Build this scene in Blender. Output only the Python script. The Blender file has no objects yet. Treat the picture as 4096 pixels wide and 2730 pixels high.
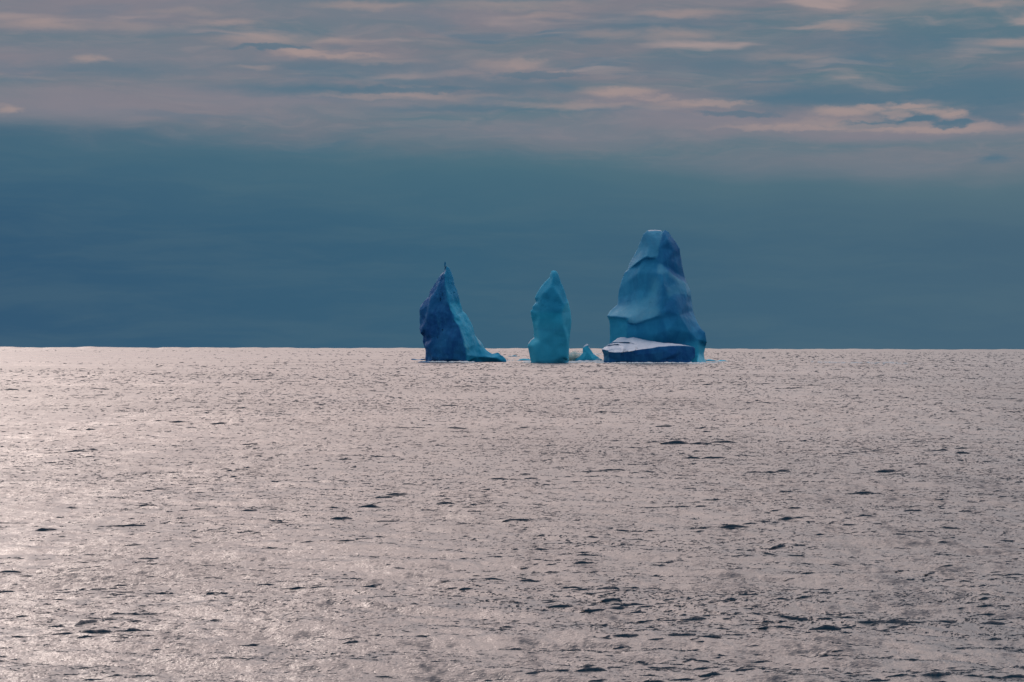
import bpy, bmesh, math, random
import numpy as np
from mathutils import Vector, Matrix, Euler, noise as mnoise
from mathutils.geometry import delaunay_2d_cdt

sc = bpy.context.scene
COL = sc.collection
R = math.radians

# ------------------------------------------------------------------ camera
HFOV = R(22.0)
CAM_H = 10.0
cam_d = bpy.data.cameras.new('camera')
cam = bpy.data.objects.new('camera', cam_d)
COL.objects.link(cam)
cam_d.angle = HFOV
cam_d.sensor_fit = 'HORIZONTAL'
cam_d.clip_start = 0.5
cam_d.clip_end = 200000.0
ROLL = R(0.122)
PITCH = R(0.122)
CAM_ROT = Euler((R(90) + PITCH, 0, 0)).to_matrix() @ Matrix.Rotation(ROLL, 3, 'Z')
cam.matrix_world = Matrix.Translation((0, 0, CAM_H)) @ CAM_ROT.to_4x4()
sc.camera = cam
FPX = 4096 / 2 / math.tan(HFOV / 2)          # focal length in photo pixels

sc.view_settings.view_transform = 'Standard'
sc.view_settings.look = 'None'
sc.view_settings.exposure = 0.0
sc.view_settings.gamma = 1.0

# ------------------------------------------------------------------ sun
SUN_EL, SUN_AZ = R(24), R(-19)               # azimuth measured from +Y, negative = left
sd = bpy.data.lights.new('sun', 'SUN')
sd.energy = 0.4
sd.angle = R(16)
sd.color = (1.0, 0.86, 0.78)
sun = bpy.data.objects.new('sun', sd)
COL.objects.link(sun)
svec = Vector((math.sin(SUN_AZ) * math.cos(SUN_EL), math.cos(SUN_AZ) * math.cos(SUN_EL), math.sin(SUN_EL)))
sun.rotation_euler = svec.to_track_quat('Z', 'Y').to_euler()

# ------------------------------------------------------------------ node helper
class NT:
    def __init__(self, tree):
        self.t = tree
    def n(self, typ, **kw):
        nd = self.t.nodes.new(typ)
        for k, v in kw.items():
            setattr(nd, k, v)
        return nd
    def link(self, a, b):
        self.t.links.new(a, b)
    def put(self, sock, v):
        if hasattr(v, 'is_output'):
            self.link(v, sock)
        else:
            sock.default_value = v
    def math(self, op, a, b=0.0, c=0.0, clamp=False):
        nd = self.n('ShaderNodeMath', operation=op, use_clamp=clamp)
        self.put(nd.inputs[0], a); self.put(nd.inputs[1], b); self.put(nd.inputs[2], c)
        return nd.outputs[0]
    def vmath(self, op, a, b=(0, 0, 0)):
        nd = self.n('ShaderNodeVectorMath', operation=op)
        self.put(nd.inputs[0], a); self.put(nd.inputs[1], b)
        return nd.outputs['Value'] if op in ('LENGTH', 'DOT_PRODUCT', 'DISTANCE') else nd.outputs['Vector']
    def comb(self, x, y, z=0.0):
        nd = self.n('ShaderNodeCombineXYZ')
        self.put(nd.inputs[0], x); self.put(nd.inputs[1], y); self.put(nd.inputs[2], z)
        return nd.outputs[0]
    def noise(self, vec, scale=1.0, detail=4.0, rough=0.5, dist=0.0):
        nd = self.n('ShaderNodeTexNoise')
        self.put(nd.inputs['Vector'], vec)
        nd.inputs['Scale'].default_value = scale
        nd.inputs['Detail'].default_value = detail
        nd.inputs['Roughness'].default_value = rough
        nd.inputs['Distortion'].default_value = dist
        return nd.outputs['Fac']
    def maprange(self, v, a, b, c=0.0, d=1.0, smooth=True):
        nd = self.n('ShaderNodeMapRange', interpolation_type='SMOOTHSTEP' if smooth else 'LINEAR')
        self.put(nd.inputs['Value'], v)
        for nm, x in (('From Min', a), ('From Max', b), ('To Min', c), ('To Max', d)):
            self.put(nd.inputs[nm], x)
        return nd.outputs['Result']
    def mix(self, f, a, b, blend='MIX'):
        nd = self.n('ShaderNodeMix', data_type='RGBA', blend_type=blend)
        self.put(nd.inputs['Factor'], f)
        for s, v in ((nd.inputs[6], a), (nd.inputs[7], b)):
            self.put(s, v if hasattr(v, 'is_output') or len(v) == 4 else (*v, 1))
        return nd.outputs[2]
    def ramp(self, v, stops):
        nd = self.n('ShaderNodeValToRGB')
        el = nd.color_ramp.elements
        el[0].position, el[0].color = stops[0][0], (*stops[0][1], 1)
        el[1].position, el[1].color = stops[-1][0], (*stops[-1][1], 1)
        for p, c in stops[1:-1]:
            e = el.new(p); e.color = (*c, 1)
        self.put(nd.inputs['Fac'], v)
        return nd.outputs['Color']

def lin(*c):
    return tuple((x / 255 / 12.92) if x <= 10 else ((x / 255 + 0.055) / 1.055) ** 2.4 for x in c)

# ------------------------------------------------------------------ world: overcast dusk sky
W = bpy.data.worlds.new('World')
sc.world = W
W.use_nodes = True
W.node_tree.nodes.clear()
w = NT(W.node_tree)
tc = w.n('ShaderNodeTexCoord')
sep = w.n('ShaderNodeSeparateXYZ'); w.link(tc.outputs['Generated'], sep.inputs[0])
dx, dy, dz = sep.outputs
# azimuth and elevation in degrees
az = w.math('MULTIPLY', w.math('ARCTAN2', dx, dy), 57.29578)
el = w.math('MULTIPLY', w.math('ARCSINE', dz), 57.29578)
ae = w.comb(az, el)
# slow warp so that nothing is ruler straight
wn = w.n('ShaderNodeTexNoise'); wn.inputs['Scale'].default_value = 1.0; wn.inputs['Detail'].default_value = 5.0
w.link(w.vmath('MULTIPLY', ae, (0.28, 1.1, 1)), wn.inputs['Vector'])
warp = w.vmath('MULTIPLY', w.vmath('SUBTRACT', wn.outputs['Color'], (0.5, 0.5, 0.5)), (2.2, 0.75, 0))
aw = w.vmath('ADD', ae, warp)
sepw = w.n('ShaderNodeSeparateXYZ'); w.link(aw, sepw.inputs[0])
azw, elw = sepw.outputs[0], sepw.outputs[1]
# the lower clear band: dark slate blue, a little paler to the right
c_low = w.ramp(w.maprange(az, -11, 11, 0, 1, False), [(0.0, lin(38, 83, 114)), (0.45, lin(50, 93, 118)), (1.0, lin(67, 99, 120))])
c_mid = w.ramp(w.maprange(az, -11, 11, 0, 1, False), [(0.0, lin(56, 97, 121)), (0.5, lin(72, 109, 125)), (1.0, lin(92, 118, 129))])
low = w.mix(w.maprange(elw, 2.0, 4.6), c_low, c_mid)
nl = w.noise(w.vmath('MULTIPLY', aw, (0.22, 1.6, 1)), 1.0, 5, 0.6)
low = w.mix(w.maprange(nl, 0.38, 0.68, 0.0, 0.4), low, w.mix(0.5, lin(84, 112, 124), low))
# tilted lower edge of the cloud sheet
edge = w.math('ADD', elw, w.math('MULTIPLY', az, 0.035))
n1 = w.noise(w.vmath('MULTIPLY', aw, (0.16, 1.1, 1)), 1.0, 6, 0.55)
n2 = w.noise(w.vmath('MULTIPLY', aw, (0.33, 2.3, 1)), 1.0, 5, 0.5, 0.4)
n3 = w.noise(w.vmath('MULTIPLY', w.vmath('ADD', aw, (31, 7, 0)), (0.30, 2.6, 1)), 1.0, 4, 0.45, 0.2)
cover = w.maprange(edge, 3.7, 5.1)
tone = w.maprange(n1, 0.34, 0.64)
cloud = w.mix(tone, lin(92, 118, 132), lin(128, 125, 135))
cloud = w.mix(w.math('MULTIPLY', w.maprange(n2, 0.52, 0.68), 0.6), cloud, lin(88, 116, 136))
sky = w.mix(w.math('MULTIPLY', cover, 0.92), low, cloud)
fine = w.noise(w.vmath('MULTIPLY', aw, (0.9, 5.5, 1)), 1.0, 6, 0.6, 0.5)
sky = w.mix(w.math('MULTIPLY', w.maprange(fine, 0.42, 0.70), w.math('MULTIPLY', cover, 0.28)), sky, lin(150, 140, 144))
hi = w.math('MULTIPLY', w.maprange(n3, 0.56, 0.74), w.maprange(edge, 4.7, 6.2))
sky = w.mix(w.math('MULTIPLY', hi, 0.75), sky, lin(170, 152, 150))

def px_ae(X, Y):
    """photo pixel (2353 wide) -> azimuth, elevation in degrees"""
    X *= 4096 / 2353; Y *= 4096 / 2353
    v = CAM_ROT @ Vector(((X - 2048) / FPX, (1365 - Y) / FPX, -1)).normalized()
    return math.degrees(math.atan2(v.x, v.y)), math.degrees(math.asin(v.z))
DEG = 22.0 / 2353
# soft cloud banks and small lit wisps: x, y, half width, half height (photo px of 2353), strength
def puffs(sky, lst, col, wv, gx=1.0, gy=1.0, k=1.0, core=0.0):
    tot = None
    for X, Y, hw, hh, s in lst:
        a, e = px_ae(X, Y)
        d = w.vmath('MULTIPLY', w.vmath('SUBTRACT', wv, (a, e, 0)), (1 / (hw * gx * DEG), 1 / (hh * gy * DEG), 0))
        g = w.maprange(w.vmath('LENGTH', d), 1.0, core, 0.0, s * k)
        tot = g if tot is None else w.math('MAXIMUM', tot, g)
    return w.mix(tot, sky, col)
w2 = w.n('ShaderNodeTexNoise'); w2.inputs['Scale'].default_value = 1.0; w2.inputs['Detail'].default_value = 8.0; w2.inputs['Roughness'].default_value = 0.58
w.link(w.vmath('MULTIPLY', ae, (1.1, 3.5, 1)), w2.inputs['Vector'])
awf = w.vmath('ADD', ae, w.vmath('MULTIPLY', w.vmath('SUBTRACT', w2.outputs['Color'], (0.5, 0.5, 0.5)), (1.3, 0.36, 0)))
sky = puffs(sky, [(200, 140, 800, 110, .6), (300, 20, 800, 90, .6), (150, 245, 520, 75, .85), (560, 225, 620, 70, .75), (880, 235, 420, 55, .6), (1700, 285, 700, 55, .8),
                  (2150, 300, 520, 45, .9), (1480, 240, 420, 40, .7), (250, 60, 500, 60, .6), (900, 30, 600, 60, .6),
                  (1250, 300, 600, 50, .5), (2000, 370, 700, 60, .35), (1050, 160, 420, 40, .45)], lin(130, 127, 138), aw)
sky = puffs(sky, [(700, 205, 330, 22, .7), (800, 155, 420, 26, .6), (1150, 195, 260, 26, .6), (1850, 225, 330, 40, .8),
                  (2250, 205, 300, 60, .8), (1500, 60, 300, 40, .6), (2100, 100, 400, 45, .6), (2290, 365, 60, 14, .8),
                  (2010, 290, 110, 14, .7), (1650, 150, 350, 40, .5), (250, 160, 300, 24, .5), (1080, 250, 300, 10, .6)], lin(82, 113, 132), awf, 1.15, 1.3, 1.15)
sky = puffs(sky, [(600, 88, 130, 17, .95), (100, 58, 150, 13, .8), (300, 62, 160, 12, .45), (700, 120, 80, 14, .9), (790, 130, 170, 9, .6), (880, 142, 140, 8, .5),
                  (520, 52, 110, 8, .7), (770, 95, 90, 10, .6), (205, 133, 45, 9, .9), (585, 153, 80, 7, .6), (8, 254, 34, 12, 1.), (830, 12, 160, 9, .8),
                  (1180, 12, 240, 12, .7), (1560, 30, 170, 10, .8), (1250, 36, 120, 8, .6), (1565, 78, 150, 14, .8), (1400, 76, 120, 12, .6), (1920, 61, 90, 8, .8),
                  (2050, 10, 260, 26, .6), (2320, 95, 90, 10, .7), (1820, 132, 160, 12, .5), (1160, 150, 130, 14, .6), (1420, 210, 110, 14, .8), (1350, 240, 220, 8, .7),
                  (1600, 240, 180, 10, .7), (1935, 256, 85, 15, .9), (2010, 250, 50, 10, .7), (2100, 245, 90, 10, .7), (2190, 260, 60, 12, .8), (1900, 285, 260, 11, .7), (2150, 298, 260, 10, .7),
                  (30, 40, 140, 10, .5), (420, 30, 160, 8, .4), (950, 220, 260, 8, .5), (1020, 170, 160, 8, .35), (2260, 5, 180, 12, .8)], lin(168, 148, 144), awf, 1.2, 1.55, 0.64)
# crisper ragged tufts along the upper right edge of the sheet
w3 = w.n('ShaderNodeTexNoise'); w3.inputs['Scale'].default_value = 1.0; w3.inputs['Detail'].default_value = 8.0; w3.inputs['Roughness'].default_value = 0.6
w.link(w.vmath('MULTIPLY', ae, (2.2, 5.5, 1)), w3.inputs['Vector'])
awr = w.vmath('ADD', ae, w.vmath('MULTIPLY', w.vmath('SUBTRACT', w3.outputs['Color'], (0.5, 0.5, 0.5)), (0.85, 0.34, 0)))
sky = puffs(sky, [(2100, 275, 80, 11, .9), (2185, 285, 60, 11, .9), (2010, 288, 110, 9, .8), (1700, 262, 120, 9, .6), (2300, 250, 90, 40, .7), (1960, 228, 300, 16, .5),
                  (900, 206, 260, 9, .6), (1230, 172, 130, 9, .5), (620, 108, 120, 9, .7)], lin(80, 112, 132), awr, 1.1, 1.2, 1, 0.45)
sky = puffs(sky, [(1935, 258, 85, 15, .6), (2000, 250, 50, 9, .7), (2090, 244, 70, 9, .7), (2135, 256, 55, 8, .6), (2195, 260, 46, 10, .7), (2058, 264, 34, 13, .5), (2255, 292, 55, 10, .5),
                  (690, 118, 65, 9, .7), (770, 127, 140, 6, .5), (1430, 212, 95, 12, .6), (1510, 226, 60, 8, .5), (1640, 238, 120, 8, .5), (1900, 292, 330, 9, .5), (2120, 300, 220, 8, .5),
                  (850, 222, 200, 6, .2), (1200, 145, 60, 14, .45)], lin(164, 146, 144), awr, 1.1, 1.2, 1, 0.3)
# above the picture: a bright rosy cloud deck ahead, dull blue overcast behind the camera
ahead = w.maprange(w.vmath('DOT_PRODUCT', tc.outputs['Generated'], (-0.10, 0.90, 0.42)), 0.1, 0.92)
sund = w.vmath('DOT_PRODUCT', tc.outputs['Generated'], tuple(svec))
glow = w.maprange(sund, 0.80, 1.0)
n4 = w.noise(w.vmath('MULTIPLY', aw, (0.05, 0.12, 1)), 1.0, 4, 0.5)
deck = w.mix(ahead, (0.14, 0.29, 0.42), (2.0, 1.52, 1.45))
low_deck = w.maprange(w.vmath('DOT_PRODUCT', tc.outputs['Generated'], (-0.08, 0.92, 0.38)), 0.82, 0.97)
deck = w.mix(low_deck, deck, w.mix(w.maprange(az, -12, 14), (3.05, 2.27, 1.98), (1.16, 1.05, 1.04)))
deck = w.mix(glow, deck, (3.0, 2.3, 2.08))
deck = w.mix(w.maprange(n4, 0.35, 0.65, 0.0, 0.35), deck, (0.8, 0.76, 0.80))
up = w.maprange(el, 7.6, 13.0)
sky = w.mix(up, sky, deck)
back = w.maprange(dy, 0.55, -0.1)
sky = w.mix(w.math('MULTIPLY', back, w.math('SUBTRACT', 1.0, up)), sky, (0.09, 0.19, 0.28))
nish = w.n('ShaderNodeTexSky', sky_type='NISHITA', sun_disc=False, sun_elevation=SUN_EL, sun_rotation=SUN_AZ)
bg1 = w.n('ShaderNodeBackground'); w.link(nish.outputs[0], bg1.inputs[0]); bg1.inputs[1].default_value = 0.06
bg2 = w.n('ShaderNodeBackground'); w.link(sky, bg2.inputs[0]); bg2.inputs[1].default_value = 1.0
mx = w.n('ShaderNodeMixShader'); mx.inputs[0].default_value = 0.992     # cloud cover
w.link(bg1.outputs[0], mx.inputs[1]); w.link(bg2.outputs[0], mx.inputs[2])
wo = w.n('ShaderNodeOutputWorld'); w.link(mx.outputs[0], wo.inputs[0])

# ------------------------------------------------------------------ materials
def new_mat(name):
    m = bpy.data.materials.new(name); m.use_nodes = True
    m.node_tree.nodes.clear()
    t = NT(m.node_tree)
    out = t.n('ShaderNodeOutputMaterial')
    return m, t, out

def water_mat():
    m, t, out = new_mat('sea_water')
    g = t.n('ShaderNodeNewGeometry')
    p = g.outputs['Position']
    b = t.n('ShaderNodeBsdfPrincipled')
    b.inputs['Base Color'].default_value = (0.007, 0.036, 0.060, 1)
    b.inputs['IOR'].default_value = 1.33
    big = t.noise(t.vmath('MULTIPLY', p, (0.012, 0.006, 0)), 1.0, 3, 0.5)
    sp = t.n('ShaderNodeSeparateXYZ'); t.link(p, sp.inputs[0])
    # a calmer slick far out on the left
    q = t.vmath('MULTIPLY', t.vmath('SUBTRACT', p, (-700, 2900, 0)), (1 / 640, 1 / 1900, 0))
    qn = t.math('ADD', t.vmath('LENGTH', q), t.math('MULTIPLY', t.math('SUBTRACT', t.noise(t.vmath('MULTIPLY', p, (0.012, 0.0022, 0)), 1.0, 5, 0.6), 0.5), 0.9))
    ruf = t.maprange(qn, 1.05, 0.75)
    t.link(t.math('ADD', t.maprange(big, 0.35, 0.65, 0.29, 0.38), t.math('MULTIPLY', ruf, -0.03)), b.inputs['Roughness'])
    r1 = t.noise(t.vmath('MULTIPLY', p, (2.2, 1.5, 1.0)), 1.0, 3, 0.6, 0.3)
    r2 = t.noise(t.vmath('MULTIPLY', p, (9.0, 7.0, 5.0)), 1.0, 2, 0.5)
    h = t.math('ADD', t.math('MULTIPLY', r1, 0.08), t.math('MULTIPLY', r2, 0.035))
    bp = t.n('ShaderNodeBump'); bp.inputs['Strength'].default_value = 1.0; bp.inputs['Distance'].default_value = 1.0
    t.link(h, bp.inputs['Height'])
    # wavelets too small for the mesh tilt the surface to and from the wind
    def tilt(sx, sy, d, k):
        nd = t.n('ShaderNodeTexNoise'); nd.inputs['Scale'].default_value = 1.0; nd.inputs['Detail'].default_value = d; nd.inputs['Roughness'].default_value = 0.65
        t.link(t.vmath('MULTIPLY', p, (sx, sy, 0.0)), nd.inputs['Vector'])
        return t.vmath('MULTIPLY', t.vmath('SUBTRACT', nd.outputs['Color'], (0.5, 0.5, 0.5)), (0.6 * k, k, 0))
    tl = t.vmath('ADD', tilt(2.6, 1.0, 4, 0.9), t.vmath('ADD', tilt(0.7, 0.12, 5, 0.95), tilt(0.14, 0.014, 6, 0.8)))
    calm = t.math('SUBTRACT', 1.0, t.math('MULTIPLY', ruf, 0.6))
    tl = t.vmath('MULTIPLY', tl, t.comb(calm, calm, calm))
    nn = t.vmath('NORMALIZE', t.vmath('ADD', bp.outputs[0], tl))
    t.link(nn, b.inputs['Normal'])
    t.link(b.outputs[0], out.inputs[0])
    return m

def ice_mat():
    m, t, out = new_mat('glacier_ice')
    at = t.n('ShaderNodeAttribute', attribute_name='ice')
    sp = t.n('ShaderNodeSeparateColor'); t.link(at.outputs['Color'], sp.inputs[0])
    snow, teal, pale = sp.outputs
    g = t.n('ShaderNodeNewGeometry')
    p = g.outputs['Position']
    f1 = t.noise(t.vmath('MULTIPLY', p, (0.10, 0.10, 0.055)), 1.0, 6, 0.6, 0.6)
    f2 = t.noise(t.vmath('MULTIPLY', p, (0.5, 0.5, 0.16)), 1.0, 5, 0.6)
    strata = t.noise(t.vmath('MULTIPLY', p, (0.02, 0.02, 0.35)), 1.0, 3, 0.5)
    navy = t.mix(t.maprange(f1, 0.35, 0.68), (0.020, 0.105, 0.29, 1), (0.032, 0.185, 0.39, 1))
    navy = t.mix(t.maprange(f2, 0.52, 0.75, 0, 0.4), navy, (0.06, 0.26, 0.45, 1))
    tealc = t.mix(t.maprange(f1, 0.3, 0.7), (0.034, 0.44, 0.62, 1), (0.050, 0.51, 0.70, 1))
    c = t.mix(teal, navy, tealc)  # navy and teal paint shaded and brighter faces into the ice colour
    c = t.mix(t.maprange(strata, 0.5, 0.75, 0, 0.18), c, (0.012, 0.20, 0.44, 1))
    c = t.mix(t.math('MULTIPLY', pale, t.maprange(f2, 0.2, 0.7, 0.7, 1.0)), c, (0.23, 0.44, 0.52, 1))
    sn = t.math('ADD', snow, t.math('MULTIPLY', t.math('SUBTRACT', f2, 0.5), 0.5))
    c = t.mix(t.maprange(sn, 0.25, 0.75), c, (0.48, 0.56, 0.66, 1))
    b = t.n('ShaderNodeBsdfPrincipled')
    t.link(c, b.inputs['Base Color'])
    b.inputs['Roughness'].default_value = 0.55
    b.inputs['IOR'].default_value = 1.31
    b.inputs['Specular IOR Level'].default_value = 0.12
    bn = t.noise(t.vmath('MULTIPLY', p, (1.0, 1.0, 0.5)), 1.0, 6, 0.65)
    bp = t.n('ShaderNodeBump'); bp.inputs['Strength'].default_value = 0.3; bp.inputs['Distance'].default_value = 0.4
    t.link(bn, bp.inputs['Height']); t.link(bp.outputs[0], b.inputs['Normal'])
    t.link(b.outputs[0], out.inputs[0])
    return m

M_WATER, M_ICE = water_mat(), ice_mat()

# ------------------------------------------------------------------ the sea
def fft_tile(N, L, wind, lam_min, lam_max, hs, wdir, seed, spread=2):
    rng = np.random.default_rng(seed)
    k1 = 2 * np.pi * np.fft.fftfreq(N, L / N)
    kx, ky = np.meshgrid(k1, k1)
    k = np.hypot(kx, ky); k[0, 0] = 1
    Lw = wind ** 2 / 9.81
    P = np.exp(-1 / (k * Lw) ** 2) / k ** 4
    c = (kx * math.sin(wdir) + ky * math.cos(wdir)) / k
    P *= np.abs(c) ** spread * np.where(c < 0, 0.35, 1) + 0.04
    P[(k > 2 * np.pi / lam_min) | (k < 2 * np.pi / lam_max)] = 0
    P[0, 0] = 0
    H = np.sqrt(P / 2) * (rng.standard_normal((N, N)) + 1j * rng.standard_normal((N, N)))
    h = np.fft.ifft2(H).real
    s = (hs / 4) / h.std()
    dxx = np.fft.ifft2(-1j * kx / k * H).real * s
    dyy = np.fft.ifft2(-1j * ky / k * H).real * s
    return h * s, dxx, dyy

def sample(tile, L, x, y):
    N = tile.shape[0]
    u = (x / L * N) % N; v = (y / L * N) % N
    i = u.astype(np.int32); j = v.astype(np.int32)
    fu = u - i; fv = v - j
    i %= N; j %= N
    i2 = (i + 1) % N; j2 = (j + 1) % N
    return (tile[j, i] * (1 - fu) * (1 - fv) + tile[j, i2] * fu * (1 - fv)
            + tile[j2, i] * (1 - fu) * fv + tile[j2, i2] * fu * fv)

def sea_gust(x, y):
    g = 0.75 + 0.3 * np.sin(x * 0.031 + 1.3 * np.sin(y * 0.011)) * np.sin(y * 0.017 + 0.8 * np.sin(x * 0.021))
    return g * (1 + 0.25 * np.clip(np.arctan2(x, y) / R(11), -1, 1))

def sea_z(x, y, fields):
    d = np.hypot(x, y); z = np.zeros_like(x)
    for (hh, L, rt, fade) in fields:
        cx, sx = math.cos(rt), math.sin(rt)
        z = z + sample(hh, L, x * cx - y * sx, x * sx + y * cx) * np.clip(1 - d / fade, 0, 1)
    return z * sea_gust(x, y)

def crests(base, fields):
    # short steep wavelets: a curved ridge with a steep near face and a long gentle back
    rng = np.random.default_rng(12)
    NU, NV = 11, 6
    uu = np.linspace(-1, 1, NU)
    prof_y = np.array([-0.55, -0.30, -0.06, 0.25, 1.2, 3.2])      # across the ridge, in ridge heights
    prof_z = np.array([-0.35, 0.25, 1.0, 0.92, 0.35, -0.45])
    cos, qs = [], []
    n = 0
    ii = np.arange(NU - 1)[:, None] * NV + np.arange(NV - 1)[None, :]
    quad = np.stack([ii, ii + NV, ii + NV + 1, ii + 1], -1).reshape(-1, 4)
    def cl(x, y, s, o): return mnoise.noise(Vector((x / s + o, y / s * 0.5, o)))
    want = 22000; tries = 0
    while n < want and tries < 70000:
        tries += 1
        dep = rng.uniform(0.0062, 0.134)
        d = CAM_H / math.tan(dep)
        a = rng.uniform(-13, 13)
        x, y = d * math.sin(R(a)), d * math.cos(R(a))
        dens = 0.36 + 0.6 * cl(x, y, 9 + d * .02, 1) + 0.5 * cl(x, y, 40, 5) + 0.35 * cl(x, y, 160, 9) + a * 0.022 + (dep - 0.06) * 1.3
        if rng.uniform() > dens: continue
        m = d / 2634.0                                             # metres that one degree-sized detail covers
        wpx = min(1.9 * rng.uniform(0.005, 1) ** -0.55 * (0.7 + 1.1 * dep / 0.13), 36)
        wd = min(wpx * m, 2.8 + rng.uniform(0, 1)) / 2
        k = 1 if rng.uniform() < .7 else int(rng.integers(2, 5))   # some stand in short rows
        dirn = rng.normal(0.42, 0.28)
        for c in range(k):
            w2 = wd * rng.uniform(.6, 1.2)
            h = w2 * 2 * rng.uniform(0.05, 0.13)
            h = max(h, rng.uniform(0.35, 0.75) * m)
            off = (c - (k - 1) / 2) * wd * 1.7
            px_, py_ = x + off * math.cos(dirn), y + off * math.sin(dirn) * 2 + rng.normal(0, wd * .6)
            z0 = float(sea_z(np.array([px_]), np.array([py_]), fields)[0])
            ph = rng.uniform(0, 100)
            top = np.clip(1 - np.abs(uu + rng.uniform(-.25, .25)) ** rng.uniform(1.3, 2.6), -0.15, 1)
            top = top * (0.75 + 0.5 * np.array([mnoise.noise(Vector((u * 2.2 + ph, ph, 0))) for u in uu]))
            bend = 0.35 * w2 * (uu ** 2) * rng.uniform(-.4, 1.2) + 0.35 * w2 * np.array([mnoise.noise(Vector((u * 1.4 + ph, 3, ph))) for u in uu])
            yaw = dirn + rng.normal(0, .15)
            lx = uu[:, None] * w2 + 0 * prof_y[None, :]
            ly = prof_y[None, :] * h * (0.4 + 0.6 * np.clip(top, 0, 1)[:, None]) + bend[:, None]
            lz = prof_z[None, :] * h * np.clip(top, 0, 1)[:, None] - (top[:, None] <= 0) * 0.3 * h - 0.05 * h
            X = px_ + lx * math.cos(yaw) - ly * math.sin(yaw)
            Y = py_ + lx * math.sin(yaw) + ly * math.cos(yaw)
            cos.append(np.stack([X, Y, lz + z0], -1).reshape(-1, 3)); qs.append(quad + base + n * NU * NV)
            n += 1
    print('crests', n, tries)
    return np.concatenate(cos).astype(np.float32), np.concatenate(qs)

def ripples(base, x, y, z, hw, h, rng):
    # many small wavelets at once: near face, top, sloping back
    n = len(x); NU = 7
    uu = np.linspace(-1, 1, NU)
    py = np.array([-0.5, -0.1, 0.5, 2.6]); pz = np.array([-0.3, 1.0, 0.8, -0.4]); NV = 4
    top = np.clip(1 - np.abs(uu[None, :] + rng.uniform(-.3, .3, (n, 1))) ** rng.uniform(1.2, 2.6, (n, 1)), 0, 1) * rng.uniform(0.6, 1.25, (n, NU))
    yaw = rng.normal(0.35, 0.3, (n, 1, 1))
    bend = rng.uniform(-.3, .6, (n, 1)) * hw[:, None] * uu[None, :] ** 2
    lx = np.broadcast_to(uu[None, :, None] * hw[:, None, None], (n, NU, NV))
    ly = py[None, None, :] * h[:, None, None] * (0.4 + 0.6 * top[:, :, None]) + bend[:, :, None]
    lz = pz[None, None, :] * h[:, None, None] * top[:, :, None] - 0.06 * h[:, None, None] - (top[:, :, None] <= 0) * 0.3 * h[:, None, None]
    X = x[:, None, None] + lx * np.cos(yaw) - ly * np.sin(yaw)
    Y = y[:, None, None] + lx * np.sin(yaw) + ly * np.cos(yaw)
    co = np.stack([X, Y, lz + np.reshape(z, (-1, 1, 1))], -1).reshape(-1, 3).astype(np.float32)
    ii = np.arange(NU - 1)[:, None] * NV + np.arange(NV - 1)[None, :]
    quad = np.stack([ii, ii + NV, ii + NV + 1, ii + 1], -1).reshape(-1, 4)
    return co, (quad[None] + (np.arange(n) * NU * NV)[:, None, None] + base).reshape(-1, 4)

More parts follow.
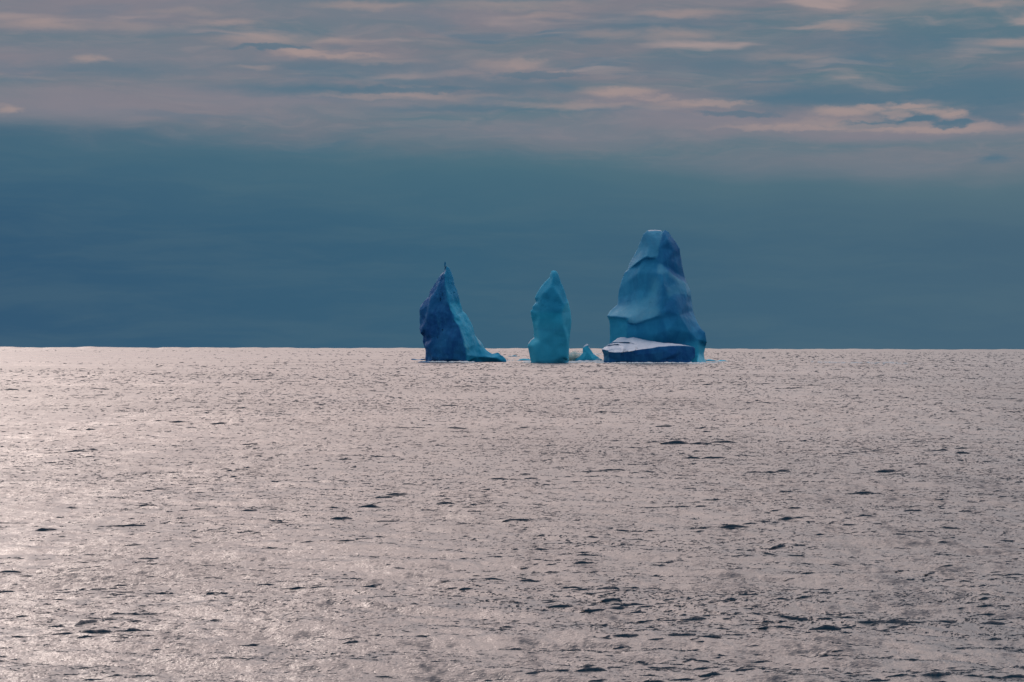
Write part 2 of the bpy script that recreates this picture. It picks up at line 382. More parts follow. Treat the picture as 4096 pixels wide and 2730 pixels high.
def build_sea():
    # rings are close together near the viewpoint and widen with distance
    r = [0.5, 15, 30, 45, 60]
    d = 66.0
    while d < 15500:
        r.append(d)
        d += max(0.22, d * 0.00085 if d < 700 else (d * 0.004 if d < 4000 else d * 0.012))
    r = np.array(r)
    fine = np.linspace(-13.2, 13.2, 1180)
    side = np.concatenate([np.linspace(-180, -16, 70)])
    azs = np.radians(np.concatenate([side, np.linspace(-15.5, -13.3, 10), fine, np.linspace(13.3, 15.5, 10), -side[::-1][:-1]]))
    A, D = np.meshgrid(azs, r)
    X = D * np.sin(A); Y = D * np.cos(A); Z = np.zeros_like(X)
    front = (np.abs(A) < R(16)) & (D > 60)
    xs, ys, ds, aa = X[front], Y[front], D[front], A[front]
    z = np.zeros_like(xs); ox = np.zeros_like(xs); oy = np.zeros_like(xs)
    fields = []
    for (N, L, wind, l0, l1, hs, wd, seed, chop, fade, rt) in (
            (1024, 97.0, 3.4, 0.35, 9.0, 0.20, R(196), 3, 1.0, 1500, 0.25),
            (512, 331.0, 7.0, 3.0, 60.0, 0.40, R(200), 8, 1.0, 6000, -0.3)):
        h, hx, hy = fft_tile(N, L, wind, l0, l1, hs, wd, seed)
        fields.append((h, L, rt, fade))
        cx, sx = math.cos(rt), math.sin(rt)
        u = xs * cx - ys * sx; v = xs * sx + ys * cx
        f = np.clip(1 - ds / fade, 0, 1)
        # gusts: patches of rougher and calmer water
        gust = sea_gust(xs, ys)
        z += sample(h, L, u, v) * f * gust
        a = sample(hx, L, u, v) * f * gust; b = sample(hy, L, u, v) * f * gust
        ox += chop * (a * cx + b * sx); oy += chop * (-a * sx + b * cx)
    # mirage on the far horizon, shaped into the mesh as low swell
    far = np.clip((ds - 7000) / 5000, 0, 1)
    deg = np.degrees(aa)
    z += far * (4.0 * np.clip(np.sin(deg * 3.4 + 0.5) + 0.6 * np.sin(deg * 7.3), 0, 2) * np.clip((-3.5 - deg) / 4, 0, 1)
                + 0.9 * np.sin(deg * 1.9) + 0.9 * np.sin(deg * 7.7 + 1) + 0.6 * np.sin(deg * 17 + 2 * np.sin(deg)))
    X[front] = xs + ox; Y[front] = ys + oy; Z[front] = z
    nr, nc = X.shape
    co = np.stack([X, Y, Z], -1).reshape(-1, 3).astype(np.float32)
    i = np.arange(nr - 1)[:, None] * nc; j = np.arange(nc)[None, :]
    jn = (j + 1) % nc
    q = np.stack([i + j, i + jn, i + nc + jn, i + nc + j], -1).reshape(-1, 4)
    cco, cq = crests(len(co), fields)
    co = np.concatenate([co, cco]); q = np.concatenate([q[:, ::-1], cq])
    rng = np.random.default_rng(77)
    n = 165000
    dep = rng.uniform(0.0016, 0.134, n) ; az = rng.uniform(-13, 13, n)
    dd = CAM_H / np.tan(dep)
    px_, py_ = dd * np.sin(np.radians(az)), dd * np.cos(np.radians(az))
    patch = np.zeros(n)
    for sd_, L_ in ((5, 260.0), (6, 1900.0)):
        f = fft_tile(256, L_, 30.0, L_ / 60, L_ / 3, 4.0, R(190), sd_, 1)[0]
        patch += sample(f, L_, px_ * 0.8 + py_ * .1, py_ * 0.35)
    slick = np.clip(1.2 - np.hypot((px_ + 700) / 640, (py_ - 2900) / 1900), 0, .8)
    keep = rng.uniform(0, 1, n) < 0.60 + 0.2 * patch + az * 0.018 - slick
    sel = np.where(keep)[0]
    m = dd[sel] / 2634.0
    wpx = 1.7 * rng.uniform(0.02, 1, len(sel)) ** -0.5
    hpx = rng.uniform(0.2, 0.5, len(sel)) * np.clip(wpx / 3, .8, 1.4)
    z0 = sea_z(px_[sel], py_[sel], fields)
    cco, cq = ripples(len(co), px_[sel], py_[sel], z0, np.minimum(wpx * m, 6) / 2, np.minimum(hpx * m, 0.6), rng)
    co = np.concatenate([co, cco]); q = np.concatenate([q, cq])
    print('ripples', len(sel))
    me = bpy.data.meshes.new('sea')
    me.vertices.add(len(co)); me.vertices.foreach_set('co', co.ravel())
    me.loops.add(q.size); me.loops.foreach_set('vertex_index', q.astype(np.int32).ravel())
    me.polygons.add(len(q)); me.polygons.foreach_set('loop_start', np.arange(0, q.size, 4, dtype=np.int32))
    me.update(calc_edges=True)
    me.polygons.foreach_set('use_smooth', np.ones(len(q), dtype=bool))
    me.materials.append(M_WATER)
    o = bpy.data.objects.new('sea', me); COL.objects.link(o)
    o['kind'] = 'structure'
    print('sea verts', len(co))
build_sea()

# ------------------------------------------------------------------ icebergs
def ray_point(X, Y, yw):
    """point of the line of sight through photo pixel X, Y (4096 wide) at distance yw"""
    v = CAM_ROT @ Vector(((X - 2048) / FPX, (1365 - Y) / FPX, -1))
    return Vector((0, 0, CAM_H)) + v * (yw / v.y)
def water_dist(X, Y):
    v = CAM_ROT @ Vector(((X - 2048) / FPX, (1365 - Y) / FPX, -1))
    return -CAM_H / v.z * v.y

class Crop:
    def __init__(s, ox, oy, k): s.ox, s.oy, s.k = ox, oy, k
    def __call__(s, x, y): return s.ox + x * s.k, s.oy + y * s.k
C1 = Crop(1640, 1000, 420 / 1372)
C2 = Crop(2080, 1050, 360 / 1313)
C3 = Crop(2380, 880, 500 / 1307)

def inside(poly, x, y):
    c = False; j = len(poly) - 1
    for i in range(len(poly)):
        xi, yi = poly[i]; xj, yj = poly[j]
        if (yi > y) != (yj > y) and x < (xj - xi) * (y - yi) / (yj - yi) + xi: c = not c
        j = i
    return c

def build_berg(name, label, cat, crop, dist, outline, lines, pts, regions, back, parts, seed,
               edge_len=1.1, rough=1.0, main='ice_body', smooth=2):
    """outline / lines / pts: (x, y, depth towards the viewer in m) in crop pixels; regions: (polygon, snow, teal, pale);
       parts: (name, polygon) cut out of the front; back: (x, y, depth) of the far side"""
    def run(loop, cons, extra):
        V, E, dep = [], [], []
        n = len(loop)
        for q in loop: V.append(q[:2]); dep.append(q[2] if len(q) > 2 else 0.0)
        E += [(i, (i + 1) % n) for i in range(n)]
        for ln in cons:
            k = len(V)
            for q in ln: V.append(q[:2]); dep.append(q[2])
            E += [(k + i, k + i + 1) for i in range(len(ln) - 1)]
        for q in extra: V.append(q[:2]); dep.append(q[2])
        vo, eo, fo, ov, oe, of = delaunay_2d_cdt([Vector((a, -b)) for a, b in V], E, [list(range(n))], 1, 1e-4)
        dd = []
        for i, src in enumerate(ov):
            if src: dd.append(dep[src[0]])
            else:
                best = sorted((((vo[i] - Vector((a, -b))).length, dep[j]) for j, (a, b) in enumerate(V)))[:3]
                ws = [1 / (x[0] + .1) for x in best]
                dd.append(sum(wt * x[1] for wt, x in zip(ws, best)) / sum(ws))
        return [(p.x, -p.y) for p in vo], dd, fo
    bm = bmesh.new()
    lay = bm.verts.layers.float_vector.new('px')
    fl = bm.faces.layers.int.new('side')
    cache = {}
    def addv(x, y, d, key=None):
        if key is not None and key in cache: return cache[key]
        v = bm.verts.new(ray_point(*crop(x, y), dist - d)); v[lay] = Vector((x, y, 0))
        if key is not None: cache[key] = v
        return v
    oset = {(round(q[0], 2), round(q[1], 2)) for q in outline}
    for side, (cons, extra) in enumerate(((lines, pts), ([], back))):
        P, dd, F = run(outline, cons, extra)
        vs = []
        for (x, y), d in zip(P, dd):
            k = (round(x, 2), round(y, 2))
            vs.append(addv(x, y, d, k if k in oset else None))
        for f in F:
            try:
                fc = bm.faces.new([vs[i] for i in (f if side == 0 else f[::-1])]); fc[fl] = side
            except ValueError: pass
    bmesh.ops.triangulate(bm, faces=bm.faces[:])
    for it in range(9):
        long = [e for e in bm.edges if e.calc_length() > edge_len * (1 if (e.link_faces and min(f[fl] for f in e.link_faces) == 0) else 2.5)]
        if not long: break
        bmesh.ops.subdivide_edges(bm, edges=long, cuts=1)
        bmesh.ops.triangulate(bm, faces=[f for f in bm.faces if len(f.verts) > 3])
    rim = {v for v in bm.verts if len({f[fl] for f in v.link_faces}) == 2}
    for it in range(smooth):
        bmesh.ops.smooth_vert(bm, verts=[v for v in bm.verts if v not in rim], factor=0.5, use_axis_x=True, use_axis_y=True, use_axis_z=True)
    # tint per vertex
    cl = bm.verts.layers.float_color.new('ice')
    for v in bm.verts:
        x, y = v[lay].x, v[lay].y
        val = [0.0, 0.0, 0.0]
        for rg in regions:
            poly, s, tl, pl, soft = rg
            if soft <= 0:
                wgt = 1.0 if inside(poly, x, y) else 0.0
            else:
                wgt = sum(inside(poly, x + soft * math.cos(q * 0.785 + .3) * rr, y + soft * math.sin(q * 0.785 + .3) * rr) for q in range(8) for rr in (0.35, 0.7, 1.0)) / 24
            val = [a + (b - a) * wgt for a, b in zip(val, (s, tl, pl))]
        v[cl] = (*val, 1.0)
    bm.normal_update()
    off = Vector((seed * 17.3, seed * 5.1, seed * 9.7))
    mv = []
    for v in bm.verts:
        p = v.co + off
        a = mnoise.fractal(p * 0.055, 1.0, 2.0, 3) * 1.5 + mnoise.fractal(Vector((p.x * .25, p.y * .25, p.z * .10)), 1.0, 2.0, 3) * 0.55
        a += (0.35 - abs(mnoise.noise(p * 0.16))) * 0.7 + mnoise.fractal(p * 0.8, 1.0, 2.0, 3) * 0.16
        n = v.normal
        mv.append(v.co + (n * a) * rough * (1 - 0.6 * min(1, v[cl][1])) * (0.35 if v in rim else 1))
    for v, c in zip(bm.verts, mv): v.co = c
    bm.normal_update()
    bm.verts.index_update()
    normals = [v.normal.copy() for v in bm.verts]
    groups = {main: []}
    for f in bm.faces:
        c = sum((v[lay] for v in f.verts), Vector()) / 3
        tgt = main
        if f[fl] == 0:
            for nm, poly in parts:
                if inside(poly, c.x, c.y): tgt = nm
        groups.setdefault(tgt, []).append(f)
    lo = min(bm.verts, key=lambda v: v.co.z).co.z
    cen = sum((v.co for v in bm.verts), Vector()) / len(bm.verts)
    root = bpy.data.objects.new(name, None); COL.objects.link(root)
    root.location = (cen.x, cen.y, 0.0)
    root['label'] = label; root['category'] = cat
    for nm, faces in groups.items():
        if not faces: continue
        idx = {}
        for f in faces:
            for v in f.verts: idx.setdefault(v.index, len(idx))
        bm.verts.ensure_lookup_table()
        keys = list(idx)
        me = bpy.data.meshes.new(nm)
        me.from_pydata([bm.verts[i].co - root.location for i in keys], [], [[idx[v.index] for v in f.verts] for f in faces])
        ca = me.color_attributes.new('ice', 'FLOAT_COLOR', 'POINT')
        ca.data.foreach_set('color', np.array([tuple(bm.verts[i][cl]) for i in keys], dtype=np.float32).ravel())
        me.polygons.foreach_set('use_smooth', [True] * len(faces))
        me.normals_split_custom_set_from_vertices([normals[i] for i in keys])
        me.materials.append(M_ICE)
        o = bpy.data.objects.new(nm, me); COL.objects.link(o)
        o.parent = root
    bm.free()
    return root

# --- the dark spire on the left
D1 = water_dist(*C1(480, 1466))
out1 = [(452, 143), (472, 160), (478, 185), (470, 205), (486, 210, 1), (512, 235), (540, 290), (560, 350), (575, 420), (590, 470), (620, 520), (640, 590), (650, 650),
        (665, 720), (690, 800), (740, 845), (770, 905), (800, 970), (825, 1040), (850, 1115), (900, 1180), (945, 1235), (968, 1285), (1020, 1325), (1070, 1355), (1110, 1350),
        (1145, 1332), (1180, 1355), (1215, 1385), (1240, 1420), (1252, 1450), (1255, 1510), (1000, 1510), (740, 1510, 12), (480, 1510, 9), (215, 1510),
        (212, 1450), (205, 1380), (198, 1310), (175, 1240), (165, 1130), (135, 1080), (127, 1020), (133, 930), (140, 820), (150, 750), (170, 690),
        (200, 650), (248, 625), (262, 550), (300, 470), (345, 390), (425, 290), (435, 245), (437, 205), (443, 165)]
rid1 = [(474, 225, 2), (455, 330, 5), (462, 430, 7), (485, 560, 9), (500, 680, 11), (525, 770, 12), (590, 870, 13), (575, 905, 14), (640, 990, 15), (665, 1090, 16), (700, 1180, 17),
        (730, 1290, 18), (738, 1370, 18), (738, 1470, 17)]
left1 = [(425, 300, 2), (345, 520, 5), (290, 640, 6), (260, 740, 6.5), (300, 790, 9), (240, 880, 8), (180, 1040, 6), (155, 1085, 4)]
lines1 = [rid1, left1]
pts1 = [(400, 480, 6), (420, 700, 9), (360, 950, 12), (450, 1080, 14), (300, 1150, 11), (520, 1180, 16), (250, 1280, 10), (420, 1300, 15), (600, 1320, 17), (300, 1400, 11), (500, 1420, 15),
        (560, 420, 2), (600, 620, 4), (640, 800, 6), (700, 950, 8), (780, 1110, 8), (720, 1180, 14), (790, 1320, 12), (860, 1240, 6), (880, 1400, 9), (1000, 1400, 6), (1120, 1410, 5), (1180, 1440, 3), (960, 1330, 4)]
back1 = [(450, 300, -4), (400, 600, -14), (430, 900, -20), (450, 1200, -24), (700, 1300, -16), (900, 1400, -10), (1120, 1420, -5), (450, 1450, -24)]
teal1 = [(470, 200), (455, 330), (462, 430), (485, 560), (500, 680), (525, 770), (590, 870), (575, 905), (640, 990), (665, 1090), (700, 1180), (730, 1290), (738, 1370), (738, 1560), (1400, 1560), (1400, 200)]  # face bright with light through thin ice, painted as a teal tint
reg1 = [(teal1, 0, 0.68, 0, 12), ([(430, 100), (700, 100), (700, 640), (490, 700), (462, 430), (455, 330)], 0, 0.38, 0, 40),
        ([(700, 1190), (735, 1260), (790, 1320), (760, 1310), (720, 1260)], 0.3, 1, 0.5, 6),
        ([(850, 1110), (905, 1180), (970, 1285), (930, 1270), (890, 1210)], 0.45, 1, .5, 6),
        ([(440, 210), (475, 205), (430, 310), (400, 330)], 0.35, 0, .4, 8)]
build_berg('iceberg', 'dark blue ice spire with a needle tip and a long teal foot sloping right', 'iceberg', C1, D1, out1, lines1, pts1, reg1, back1,
           [('teal_face', teal1), ('needle_tip', [(420, 130), (500, 130), (500, 215), (420, 250)]), ('ice_toe', [(985, 1250), (1300, 1250), (1300, 1520), (1010, 1520)])], 1)

# --- the slim pillar in the middle
D2 = water_dist(*C2(430, 1468))
out2 = [(458, 126), (490, 118), (524, 126), (550, 160), (575, 225), (597, 300), (625, 350), (650, 425), (670, 480), (690, 535), (703, 565), (715, 620), (735, 700), (745, 780),
        (750, 860), (742, 960), (730, 1060), (720, 1160), (715, 1260), (712, 1380), (712, 1450), (712, 1520), (430, 1520, 8), (160, 1520), (158, 1440), (145, 1380), (130, 1290), (112, 1225), (125, 1180),
        (160, 1135), (205, 1100), (205, 1040), (195, 950), (185, 880), (165, 800), (155, 712), (178, 685), (185, 640), (235, 582), (215, 520), (235, 470), (275, 400),
        (315, 340), (370, 280), (430, 220), (446, 160)]
rid2 = [(695, 575, 3), (655, 640, 6), (607, 745, 8), (625, 900, 9), (665, 1020, 8), (690, 1120, 7), (700, 1220, 6), (695, 1410, 6)]
cr2 = [(262, 610, 3.5), (380, 690, 8), (500, 690, 9), (600, 690, 8)]
pts2 = [(490, 165, 3), (490, 220, 4), (470, 350, 6), (350, 450, 5.5), (560, 480, 7), (460, 560, 7.5), (290, 520, 4), (300, 760, 6), (450, 850, 9), (260, 950, 5), (450, 1050, 9), (300, 1150, 7), (500, 1250, 9),
        (180, 1220, 4), (230, 1330, 6), (420, 1380, 9), (600, 1380, 8), (430, 1440, 9), (250, 1440, 6), (715, 800, 3), (705, 1000, 3)]
back2 = [(490, 250, -4), (450, 600, -10), (450, 1000, -14), (450, 1400, -16), (250, 1300, -8)]
reg2 = [([(0, 0), (1000, 0), (1000, 1600), (0, 1600)], 0, 1, .0, 0), ([(0, 0), (640, 0), (760, 560), (600, 720), (0, 740)], 0, .6, 0, 60),
        ([(220, 640), (610, 640), (600, 720), (300, 710)], 0, .6, 0, 30),
        ([(700, 560), (655, 640), (607, 745), (625, 900), (665, 1020), (690, 1120), (720, 1200), (780, 1200), (800, 560)], 0, 1, .25, 4),
        ([(100, 1090), (240, 1090), (260, 1600), (90, 1600)], 0, 1, .1, 50), ([(0, 860), (800, 860), (800, 1600), (0, 1600)], 0, 1, .14, 110), ([(90, 1420), (740, 1420), (740, 1600), (90, 1600)], 0, 1, .25, 15),
        ([(110, 1190), (135, 1130), (210, 1085), (205, 1112), (165, 1140), (130, 1190)], 0.9, 1, .5, 6)]  # rim light on the left bulge, painted with the snow tint
build_berg('iceberg', 'slim teal pillar of ice with a pointed top, alone between the two larger icebergs', 'iceberg', C2, D2, out2, [rid2, cr2], pts2, reg2, back2,
           [('side_face', [(703, 560), (655, 640), (607, 745), (625, 900), (665, 1020), (690, 1120), (720, 1200), (780, 1200), (800, 560)]),
            ('shoulder', [(90, 1085), (206, 1085), (206, 1300), (90, 1300)])], 2, rough=0.3, smooth=5)

# --- the little jagged piece beside it
D2b = water_dist(*C2(1050, 1455))
out2b = [(920, 1240), (935, 1215), (975, 1190, -1), (1000, 1195), (1010, 1235), (1040, 1280), (1075, 1340), (1130, 1375), (1170, 1405), (1225, 1432), (1220, 1500), (960, 1500, 4), (760, 1500),
         (765, 1425), (800, 1405), (850, 1385), (890, 1350), (916, 1320), (915, 1290)]
pts2b = [(960, 1230, 1), (970, 1300, 2.5), (1010, 1340, 3), (940, 1380, 3), (1050, 1400, 3.5), (900, 1430, 2.5), (1100, 1440, 2.5), (990, 1440, 4)]
reg2b = [([(0, 0), (2000, 0), (2000, 2000), (0, 2000)], 0, 0.9, .05, 0), ([(915, 1240), (935, 1205), (975, 1180), (1010, 1190), (1000, 1215), (960, 1222), (935, 1240)], 1, 1, .5, 5),
         ([(1000, 1200), (1015, 1230), (1045, 1280), (1030, 1285), (1000, 1240)], .8, 1, .5, 5), ([(1090, 1415), (1150, 1385), (1230, 1450), (1100, 1445)], .5, 1, .4, 10)]
build_berg('iceberg', 'small jagged teal ice peak with a white crest beside the slim pillar', 'iceberg', C2, D2b, out2b, [], pts2b, reg2b, [(990, 1320, -3), (950, 1430, -5), (1080, 1440, -4)],
           [('snow_crest', [(915, 1240), (935, 1205), (975, 1180), (1010, 1190), (1000, 1215), (960, 1222), (935, 1240)])], 5, edge_len=0.55, rough=0.4, smooth=1)

# --- the tall iceberg on the right
D4 = water_dist(*C3(550, 1498))
D3 = D4 + 62
out3 = [(545, 110, -2), (575, 104, -3), (625, 102, -3), (680, 108, -2), (712, 120, 0), (732, 103, 0), (775, 130), (815, 190), (860, 250), (885, 300), (892, 370), (905, 450), (925, 540), (945, 610),
        (965, 670, 2), (1000, 750, 4), (1010, 850, 4), (1025, 950, 8), (1050, 1030, 12), (1080, 1090, 16), (1115, 1145, 20), (1150, 1175, 22), (1160, 1230, 23), (1170, 1280, 23), (1155, 1330, 17),
        (1138, 1400, 19), (1145, 1450, 22), (1170, 1500, 24), (1175, 1545, 24), (1000, 1545, 28), (600, 1545, 24), (150, 1545, 18), (150, 1300, 18), (155, 1230, 18), (155, 1100, 18), (145, 1050, 18), (125, 1005, 19),
        (160, 950, 14), (235, 885, 8), (240, 810, 5), (255, 720, 4), (280, 630, 3), (310, 550, 2), (345, 520, 1), (355, 470, 0), (390, 400), (440, 310), (470, 230), (505, 150)]
sh3 = [(135, 1006, 20), (235, 1012, 24), (320, 1024, 27), (358, 1032, 28), (350, 1062, 28), (380, 1078, 29), (440, 1078, 30), (530, 1047, 30), (580, 1038, 30), (640, 1012, 30), (690, 1012, 29)]
shl3 = [(140, 1030, 19), (235, 1040, 22), (325, 1052, 24.5), (345, 1085, 25), (440, 1100, 27), (540, 1066, 27.5), (640, 1032, 28), (695, 1035, 28)]
r3a = [(712, 122, 2), (690, 230, 6), (675, 290, 8), (662, 370, 10), (635, 398, 11), (570, 400, 12), (545, 385, 12), (500, 405, 11), (420, 462, 8), (350, 522, 3)]
r3b = [(560, 415, 9.5), (500, 428, 9), (430, 485, 6)]
r3c = [(650, 560, 17), (720, 552, 17), (765, 540, 15), (850, 612, 12), (950, 672, 7)]
r3d = [(985, 785, 9), (965, 772, 12), (900, 766, 16), (830, 770, 20), (785, 800, 23), (770, 830, 24)]
r3e = [(685, 460, 12), (700, 560, 18.5), (715, 690, 23)]
pts3 = [(705, 820, 26), (700, 950, 28.5), (600, 160, 2), (560, 280, 6), (480, 330, 4), (760, 220, 7), (820, 320, 6), (760, 420, 11), (860, 470, 6), (880, 580, 5), (780, 510, 11),
        (450, 560, 12), (350, 640, 8), (560, 560, 15), (450, 740, 14), (330, 800, 10), (580, 760, 18), (450, 880, 19), (330, 890, 14), (250, 920, 13), (560, 920, 24), (630, 850, 24),
        (460, 990, 26), (300, 970, 20), (200, 970, 17), (620, 970, 28),
        (780, 700, 19), (850, 690, 16), (800, 740, 20), (900, 720, 14), (960, 730, 10),
        (850, 850, 24), (950, 880, 18), (760, 950, 29), (880, 1000, 28), (1000, 1050, 20), (780, 1150, 32), (1000, 1180, 28), (1080, 1260, 27), (900, 1300, 27), (600, 1200, 28), (450, 1200, 28),
        (345, 1090, 27), (350, 1180, 27), (240, 1150, 22), (200, 1090, 20), (300, 1280, 25), (1080, 1400, 28), (1070, 1480, 42), (1100, 1545, 44), (700, 1400, 26)]
back3 = [(640, 200, -10), (640, 500, -26), (600, 800, -34), (600, 1100, -40), (800, 1400, -36), (300, 1200, -20), (1000, 1300, -20)]
snow3 = [(110, 1012), (160, 940), (235, 880), (420, 880), (640, 800), (700, 700), (705, 1015), (640, 1012), (580, 1040), (530, 1050), (440, 1082), (380, 1082), (345, 1066), (356, 1034), (235, 1014)]
band3 = [(650, 562), (660, 480), (690, 460), (760, 535), (850, 606), (965, 668), (1010, 800), (980, 790), (960, 774), (830, 774), (785, 805), (770, 830), (745, 720), (800, 690), (850, 660), (760, 570)]
up3 = [(500, 100), (712, 90), (712, 122), (690, 230), (675, 290), (662, 370), (635, 400), (570, 404), (545, 388), (500, 408), (420, 465), (340, 530), (300, 500)]  # brighter upper left facet, its light painted as a paler tint
low3 = [(100, 1012), (235, 1014), (356, 1034), (345, 1066), (380, 1082), (440, 1082), (530, 1050), (580, 1040), (640, 1012), (700, 1010), (720, 1560), (100, 1560)]
dark3 = [(714, 90), (800, 90), (1000, 640), (965, 668), (850, 606), (765, 535), (690, 455), (640, 400), (662, 370), (675, 290), (690, 230)]  # shaded upper right facet, painted with a darker tint
reg3 = [([(0, 0), (1400, 0), (1400, 1700), (0, 1700)], 0, .25, 0, 0), ([(200, 540), (560, 410), (640, 520), (690, 800), (600, 900), (200, 900)], 0, .36, .05, 70), (up3, 0, .36, .2, 6), (dark3, 0, .12, 0, 6),
        ([(600, 600), (670, 640), (640, 860), (420, 980), (420, 900), (560, 800)], .0, .5, .22, 35),
        ([(100, 1012), (150, 900), (420, 860), (640, 800), (690, 760), (700, 1000), (640, 1012), (580, 1040), (530, 1050), (440, 1082), (380, 1082), (345, 1066), (356, 1034), (235, 1014)], 0.03, .42, .30, 45),
        ([(130, 1010), (170, 950), (300, 925), (620, 930), (690, 1000), (640, 1012), (580, 1040), (440, 1080), (380, 1080), (345, 1066), (356, 1034), (235, 1014)], .24, .45, .42, 26),
        ([(690, 700), (760, 720), (780, 830), (860, 790), (1010, 800), (1060, 1100), (900, 1250), (720, 1100), (650, 860)], 0, .18, 0, 40),
        (low3, 0, .36, 0, 4), ([(690, 1000), (1060, 1000), (1060, 1250), (640, 1250)], 0, .3, 0, 60), ([(100, 1010), (340, 1040), (330, 1300), (100, 1300)], 0, .62, .04, 12),
        (band3, .0, .32, .16, 12), ([(655, 562), (660, 470), (690, 460), (720, 552)], .15, .4, .3, 16), ([(765, 540), (850, 606), (965, 668), (1008, 795), (985, 785), (930, 700), (830, 620)], .1, .4, .35, 12),
        ([(990, 1290), (1250, 1290), (1250, 1600), (960, 1600)], 0, .95, .1, 60), ([(545, 100), (700, 95), (690, 118), (640, 112), (560, 122)], .8, .4, .4, 6)]  # last region: rim light along the top cap, painted with the snow tint
build_berg('iceberg', 'tallest iceberg, a blunt blue tower with pale ledges rising behind the flat snow slab', 'iceberg', C3, D3, out3, [sh3, shl3, r3a, r3b, r3c, r3d, r3e], pts3, reg3, back3,
           [('snow_ledge', snow3), ('snow_band', band3), ('upper_facet', up3)], 3, rough=0.27, smooth=5)

# --- the flat slab in front of it
out4 = [(70, 1355, 2), (100, 1332, -5), (130, 1310, -10), (190, 1275, -20), (240, 1240, -28), (265, 1230, -30), (310, 1230, -32), (340, 1240, -32), (400, 1228, -34), (450, 1238, -34), (600, 1265, -30), (750, 1285, -24), (900, 1305, -14),
        (1000, 1325, -5), (1030, 1330, -4), (1045, 1345, -4), (1050, 1400, -4), (1045, 1440, -3), (1010, 1475, -1), (1000, 1495, 0), (1000, 1530, 0), (560, 1530, 4), (88, 1530, 0), (88, 1470, 0), (95, 1430, 0), (85, 1390, 1)]
ed4 = [(75, 1356, 3), (110, 1361, 5), (136, 1359, 6), (142, 1381, 8), (200, 1386, 8), (290, 1381, 8), (340, 1373, 8), (440, 1356, 7.5), (560, 1341, 7), (640, 1329, 6), (780, 1321, 3), (900, 1319, 0), (1000, 1327, -3)]
in4 = [(140, 1400, 6), (150, 1440, 5), (150, 1500, 5)]
cr4 = [(185, 1281, -19), (270, 1279, -21), (362, 1281, -22)]
cr4b = [(185, 1287, -21), (270, 1285, -23), (358, 1286, -24)]
cr5 = [(130, 1312, -10), (190, 1303, -13), (244, 1299, -15)]
cr5b = [(134, 1317, -12), (190, 1309, -15), (240, 1305, -17)]
pts4 = [(300, 1330, -4), (200, 1345, -1), (450, 1310, -6), (600, 1300, -10), (750, 1303, -9), (400, 1260, -24), (120, 1440, 3), (110, 1500, 2), (300, 1430, 7), (450, 1410, 8), (600, 1400, 7), (250, 1480, 5), (400, 1490, 5),
        (750, 1380, 5), (900, 1380, 1), (980, 1400, -1), (850, 1450, 2), (650, 1470, 5), (950, 1470, 0), (820, 1410, 4.5)]
back4 = [(400, 1300, -37), (400, 1450, -36), (700, 1400, -32), (900, 1420, -22), (200, 1400, -28)]
snow4 = [(60, 1350), (130, 1300), (240, 1230), (420, 1215), (1010, 1318), (1005, 1327), (900, 1320), (780, 1322), (640, 1330), (560, 1342), (440, 1357), (340, 1374), (290, 1382), (200, 1387), (142, 1382), (136, 1360), (110, 1362)]
reg4 = [(snow4, 1, .3, .3, 3), ([(70, 1362), (138, 1362), (148, 1470), (80, 1480)], 0, .15, .25, 8), ([(180, 1280), (364, 1279), (360, 1288), (185, 1289)], .1, .3, 0, 2), ([(128, 1311), (244, 1298), (242, 1306), (132, 1318)], .1, .3, 0, 2)]
build_berg('ice_floe', 'low dark ice slab with a sloping snow top, before the tallest iceberg', 'ice floe', C3, D4, out4, [ed4, in4, cr4, cr4b, cr5, cr5b], pts4, reg4, back4, [('snow_cover', snow4)], 4, edge_len=0.8, rough=0.45, main='ice_block', smooth=1)

# --- floating scraps of ice, and two dark wave reflections modelled alike
def scrap(label, X, Y, L, Wd, H, val, seed):
    d = water_dist(X, Y)
    p = ray_point(X, Y, d)
    bm = bmesh.new()
    bmesh.ops.create_icosphere(bm, subdivisions=4, radius=1)
    cl = bm.verts.layers.float_color.new('ice')
    for v in bm.verts:
        c = v.co
        k = 1 + 0.5 * mnoise.fractal(c * 1.3 + Vector((seed * 3.1, 0, 0)), 1, 2, 4)
        v.co = Vector((c.x * L / 2 * k, c.y * Wd / 2 * k, (max(c.z, -.6) * (0.55 + 0.75 * mnoise.noise(Vector((c.x * 1.8 + seed, c.y, 0)))) + 0.05) * H * k))
        v[cl] = (*val, 1)
    me = bpy.data.meshes.new('ice_fragment'); bm.to_mesh(me); bm.free()
    me.polygons.foreach_set('use_smooth', [True] * len(me.polygons))
    me.materials.append(M_ICE)
    o = bpy.data.objects.new('ice_fragment', me); COL.objects.link(o)
    o.location = (p.x, p.y, 0)
    o['label'] = label; o['category'] = 'ice fragment'
scrap('low teal sliver of ice awash right of the tallest iceberg', *C3(1235, 1479), 20, 8, 1.5, (0, .9, .1), 1)
scrap('low dark modelled wave reflection left of the dark spire', *C1(150, 1440), 14, 6, 1.2, (0, .1, 0), 2)  # stands for dark wave reflections, added as a solid sliver
scrap('little dark modelled wave reflection just left of the spire base, nearest the camera', *C1(180, 1474), 9, 4, .8, (0, .1, 0), 3)  # another dark wave reflection, shaped as a small scrap
scrap('pale chip of ice on the water before the long foot of the spire', *C1(1045, 1425), 8, 4, 1.4, (.5, .8, .5), 4)
scrap('small teal scrap of ice between the spire and the slim pillar', *C1(1345, 1395), 9, 4, 1.2, (0, .8, .1), 5)
scrap('teal scrap of ice close left of the slim pillar', *C2(60, 1435), 10, 5, 1.2, (0, .9, .1), 6)

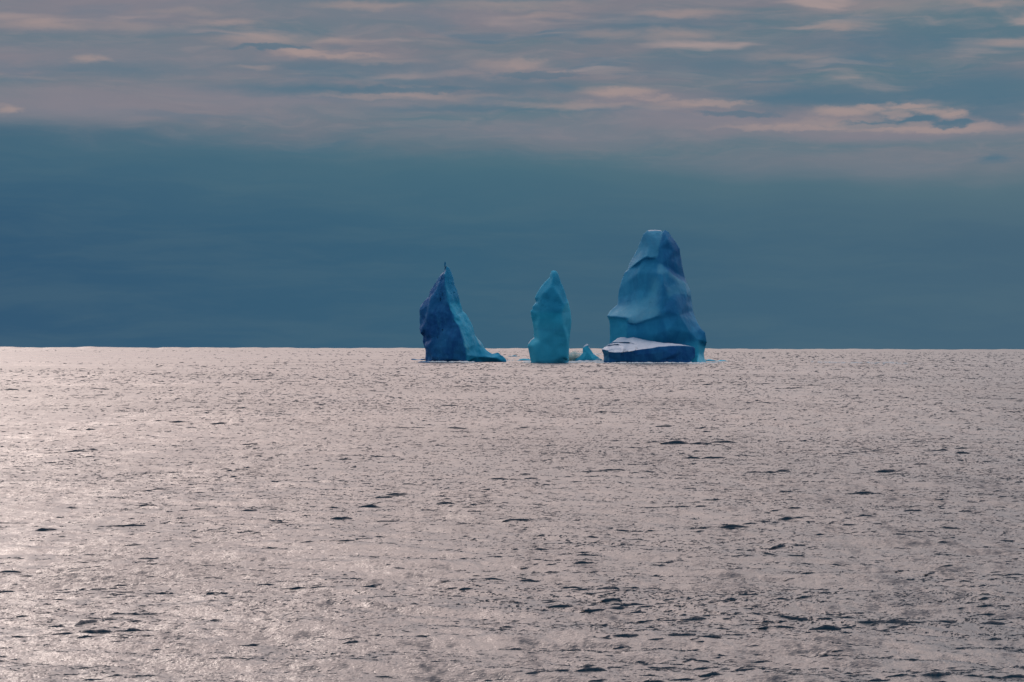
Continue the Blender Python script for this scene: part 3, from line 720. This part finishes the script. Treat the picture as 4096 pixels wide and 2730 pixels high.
# --- spray breaking between the pillar and the small peak
def spray():
    m, t, out = new_mat('sea_spray')
    tcn = t.n('ShaderNodeTexCoord')
    p = tcn.outputs['Object']
    sp = t.n('ShaderNodeSeparateXYZ'); t.link(p, sp.inputs[0])
    q = t.vmath('MULTIPLY', p, (1 / 11.5, 1 / 5.0, 1 / 7.5))
    nz = t.noise(t.vmath('MULTIPLY', p, (.22, .22, .22)), 1.0, 5, 0.6)
    r = t.math('ADD', t.vmath('LENGTH', q), t.math('MULTIPLY', t.math('SUBTRACT', nz, 0.5), 1.6))
    dens = t.math('MULTIPLY', t.maprange(r, 1.0, 0.2), 0.6)
    v = t.n('ShaderNodeVolumePrincipled')
    v.inputs['Color'].default_value = (0.32, 0.74, 0.82, 1)
    t.link(dens, v.inputs['Density'])
    t.link(v.outputs[0], out.inputs['Volume'])
    X, Y = C2(800, 1455)
    c = ray_point(X, Y, water_dist(X, Y) + 6)
    bm = bmesh.new()
    bmesh.ops.create_icosphere(bm, subdivisions=4, radius=1)
    for vv in bm.verts:
        k = 1 + .12 * mnoise.noise(vv.co * 2)
        vv.co = Vector((vv.co.x * 13.5 * k, vv.co.y * 6 * k, max(vv.co.z, -.1) * 10 * k))
    me = bpy.data.meshes.new('sea_spray'); bm.to_mesh(me); bm.free()
    me.materials.append(m)
    o = bpy.data.objects.new('sea_spray', me); COL.objects.link(o)
    o.location = (c.x, c.y, 0)
    o['kind'] = 'stuff'; o['label'] = 'pale mist of spray drifting between the slim pillar and the small peak'; o['category'] = 'sea spray'
spray()

# --- broken white water where the swell meets the ice
def surf():
    m, t, out = new_mat('sea_foam')
    b = t.n('ShaderNodeBsdfPrincipled')
    g = t.n('ShaderNodeNewGeometry')
    nz = t.noise(g.outputs['Position'], 0.9, 5, 0.6)
    t.link(t.mix(t.maprange(nz, .4, .6), (0.72, 0.74, 0.74, 1), (0.88, 0.86, 0.84, 1)), b.inputs['Base Color'])
    b.inputs['Roughness'].default_value = 0.7
    t.link(b.outputs[0], out.inputs[0])
    rng = np.random.default_rng(41)
    xs, ys, hs = [], [], []
    def band(crop, xa, ya, xb, yb, n, spread, hmax):
        for k in range(n):
            f = rng.uniform()
            X, Y = crop(xa + (xb - xa) * f, ya + (yb - ya) * f)
            p = ray_point(X, Y, water_dist(X, Y))
            xs.append(p.x + rng.normal(0, 2)); ys.append(p.y - 1 + rng.normal(0, spread) - abs(rng.normal(0, spread * .5))); hs.append(0.9 * hmax * rng.uniform(.25, 1))
    band(C1, 190, 1466, 740, 1470, 90, 5, 0.9)
    band(C1, 740, 1462, 1290, 1448, 130, 7, 1.0)
    band(C2, 110, 1462, 760, 1468, 130, 6, 1.2)
    band(C2, 760, 1462, 1230, 1455, 120, 8, 1.5)
    band(C2, 720, 1330, 1180, 1345, 50, 40, 1.6)
    band(C3, 70, 1498, 1010, 1500, 120, 5, 0.9)
    band(C3, 1000, 1506, 1300, 1490, 60, 8, 0.9)
    band(C3, 2300, 1490, 3250, 1500, 60, 45, 0.7)
    x = np.array(xs); y = np.array(ys); h = np.array(hs)
    co, q = ripples(0, x, y, 0.05, h * rng.uniform(1.2, 4.5, len(x)), h, rng)
    me = bpy.data.meshes.new('surf'); me.from_pydata(co.tolist(), [], q.tolist())
    me.polygons.foreach_set('use_smooth', [True] * len(q)); me.materials.append(m)
    o = bpy.data.objects.new('surf', me); COL.objects.link(o)
    o['kind'] = 'stuff'; o['label'] = 'thin broken white surf along the waterline of the icebergs'; o['category'] = 'surf'
surf()
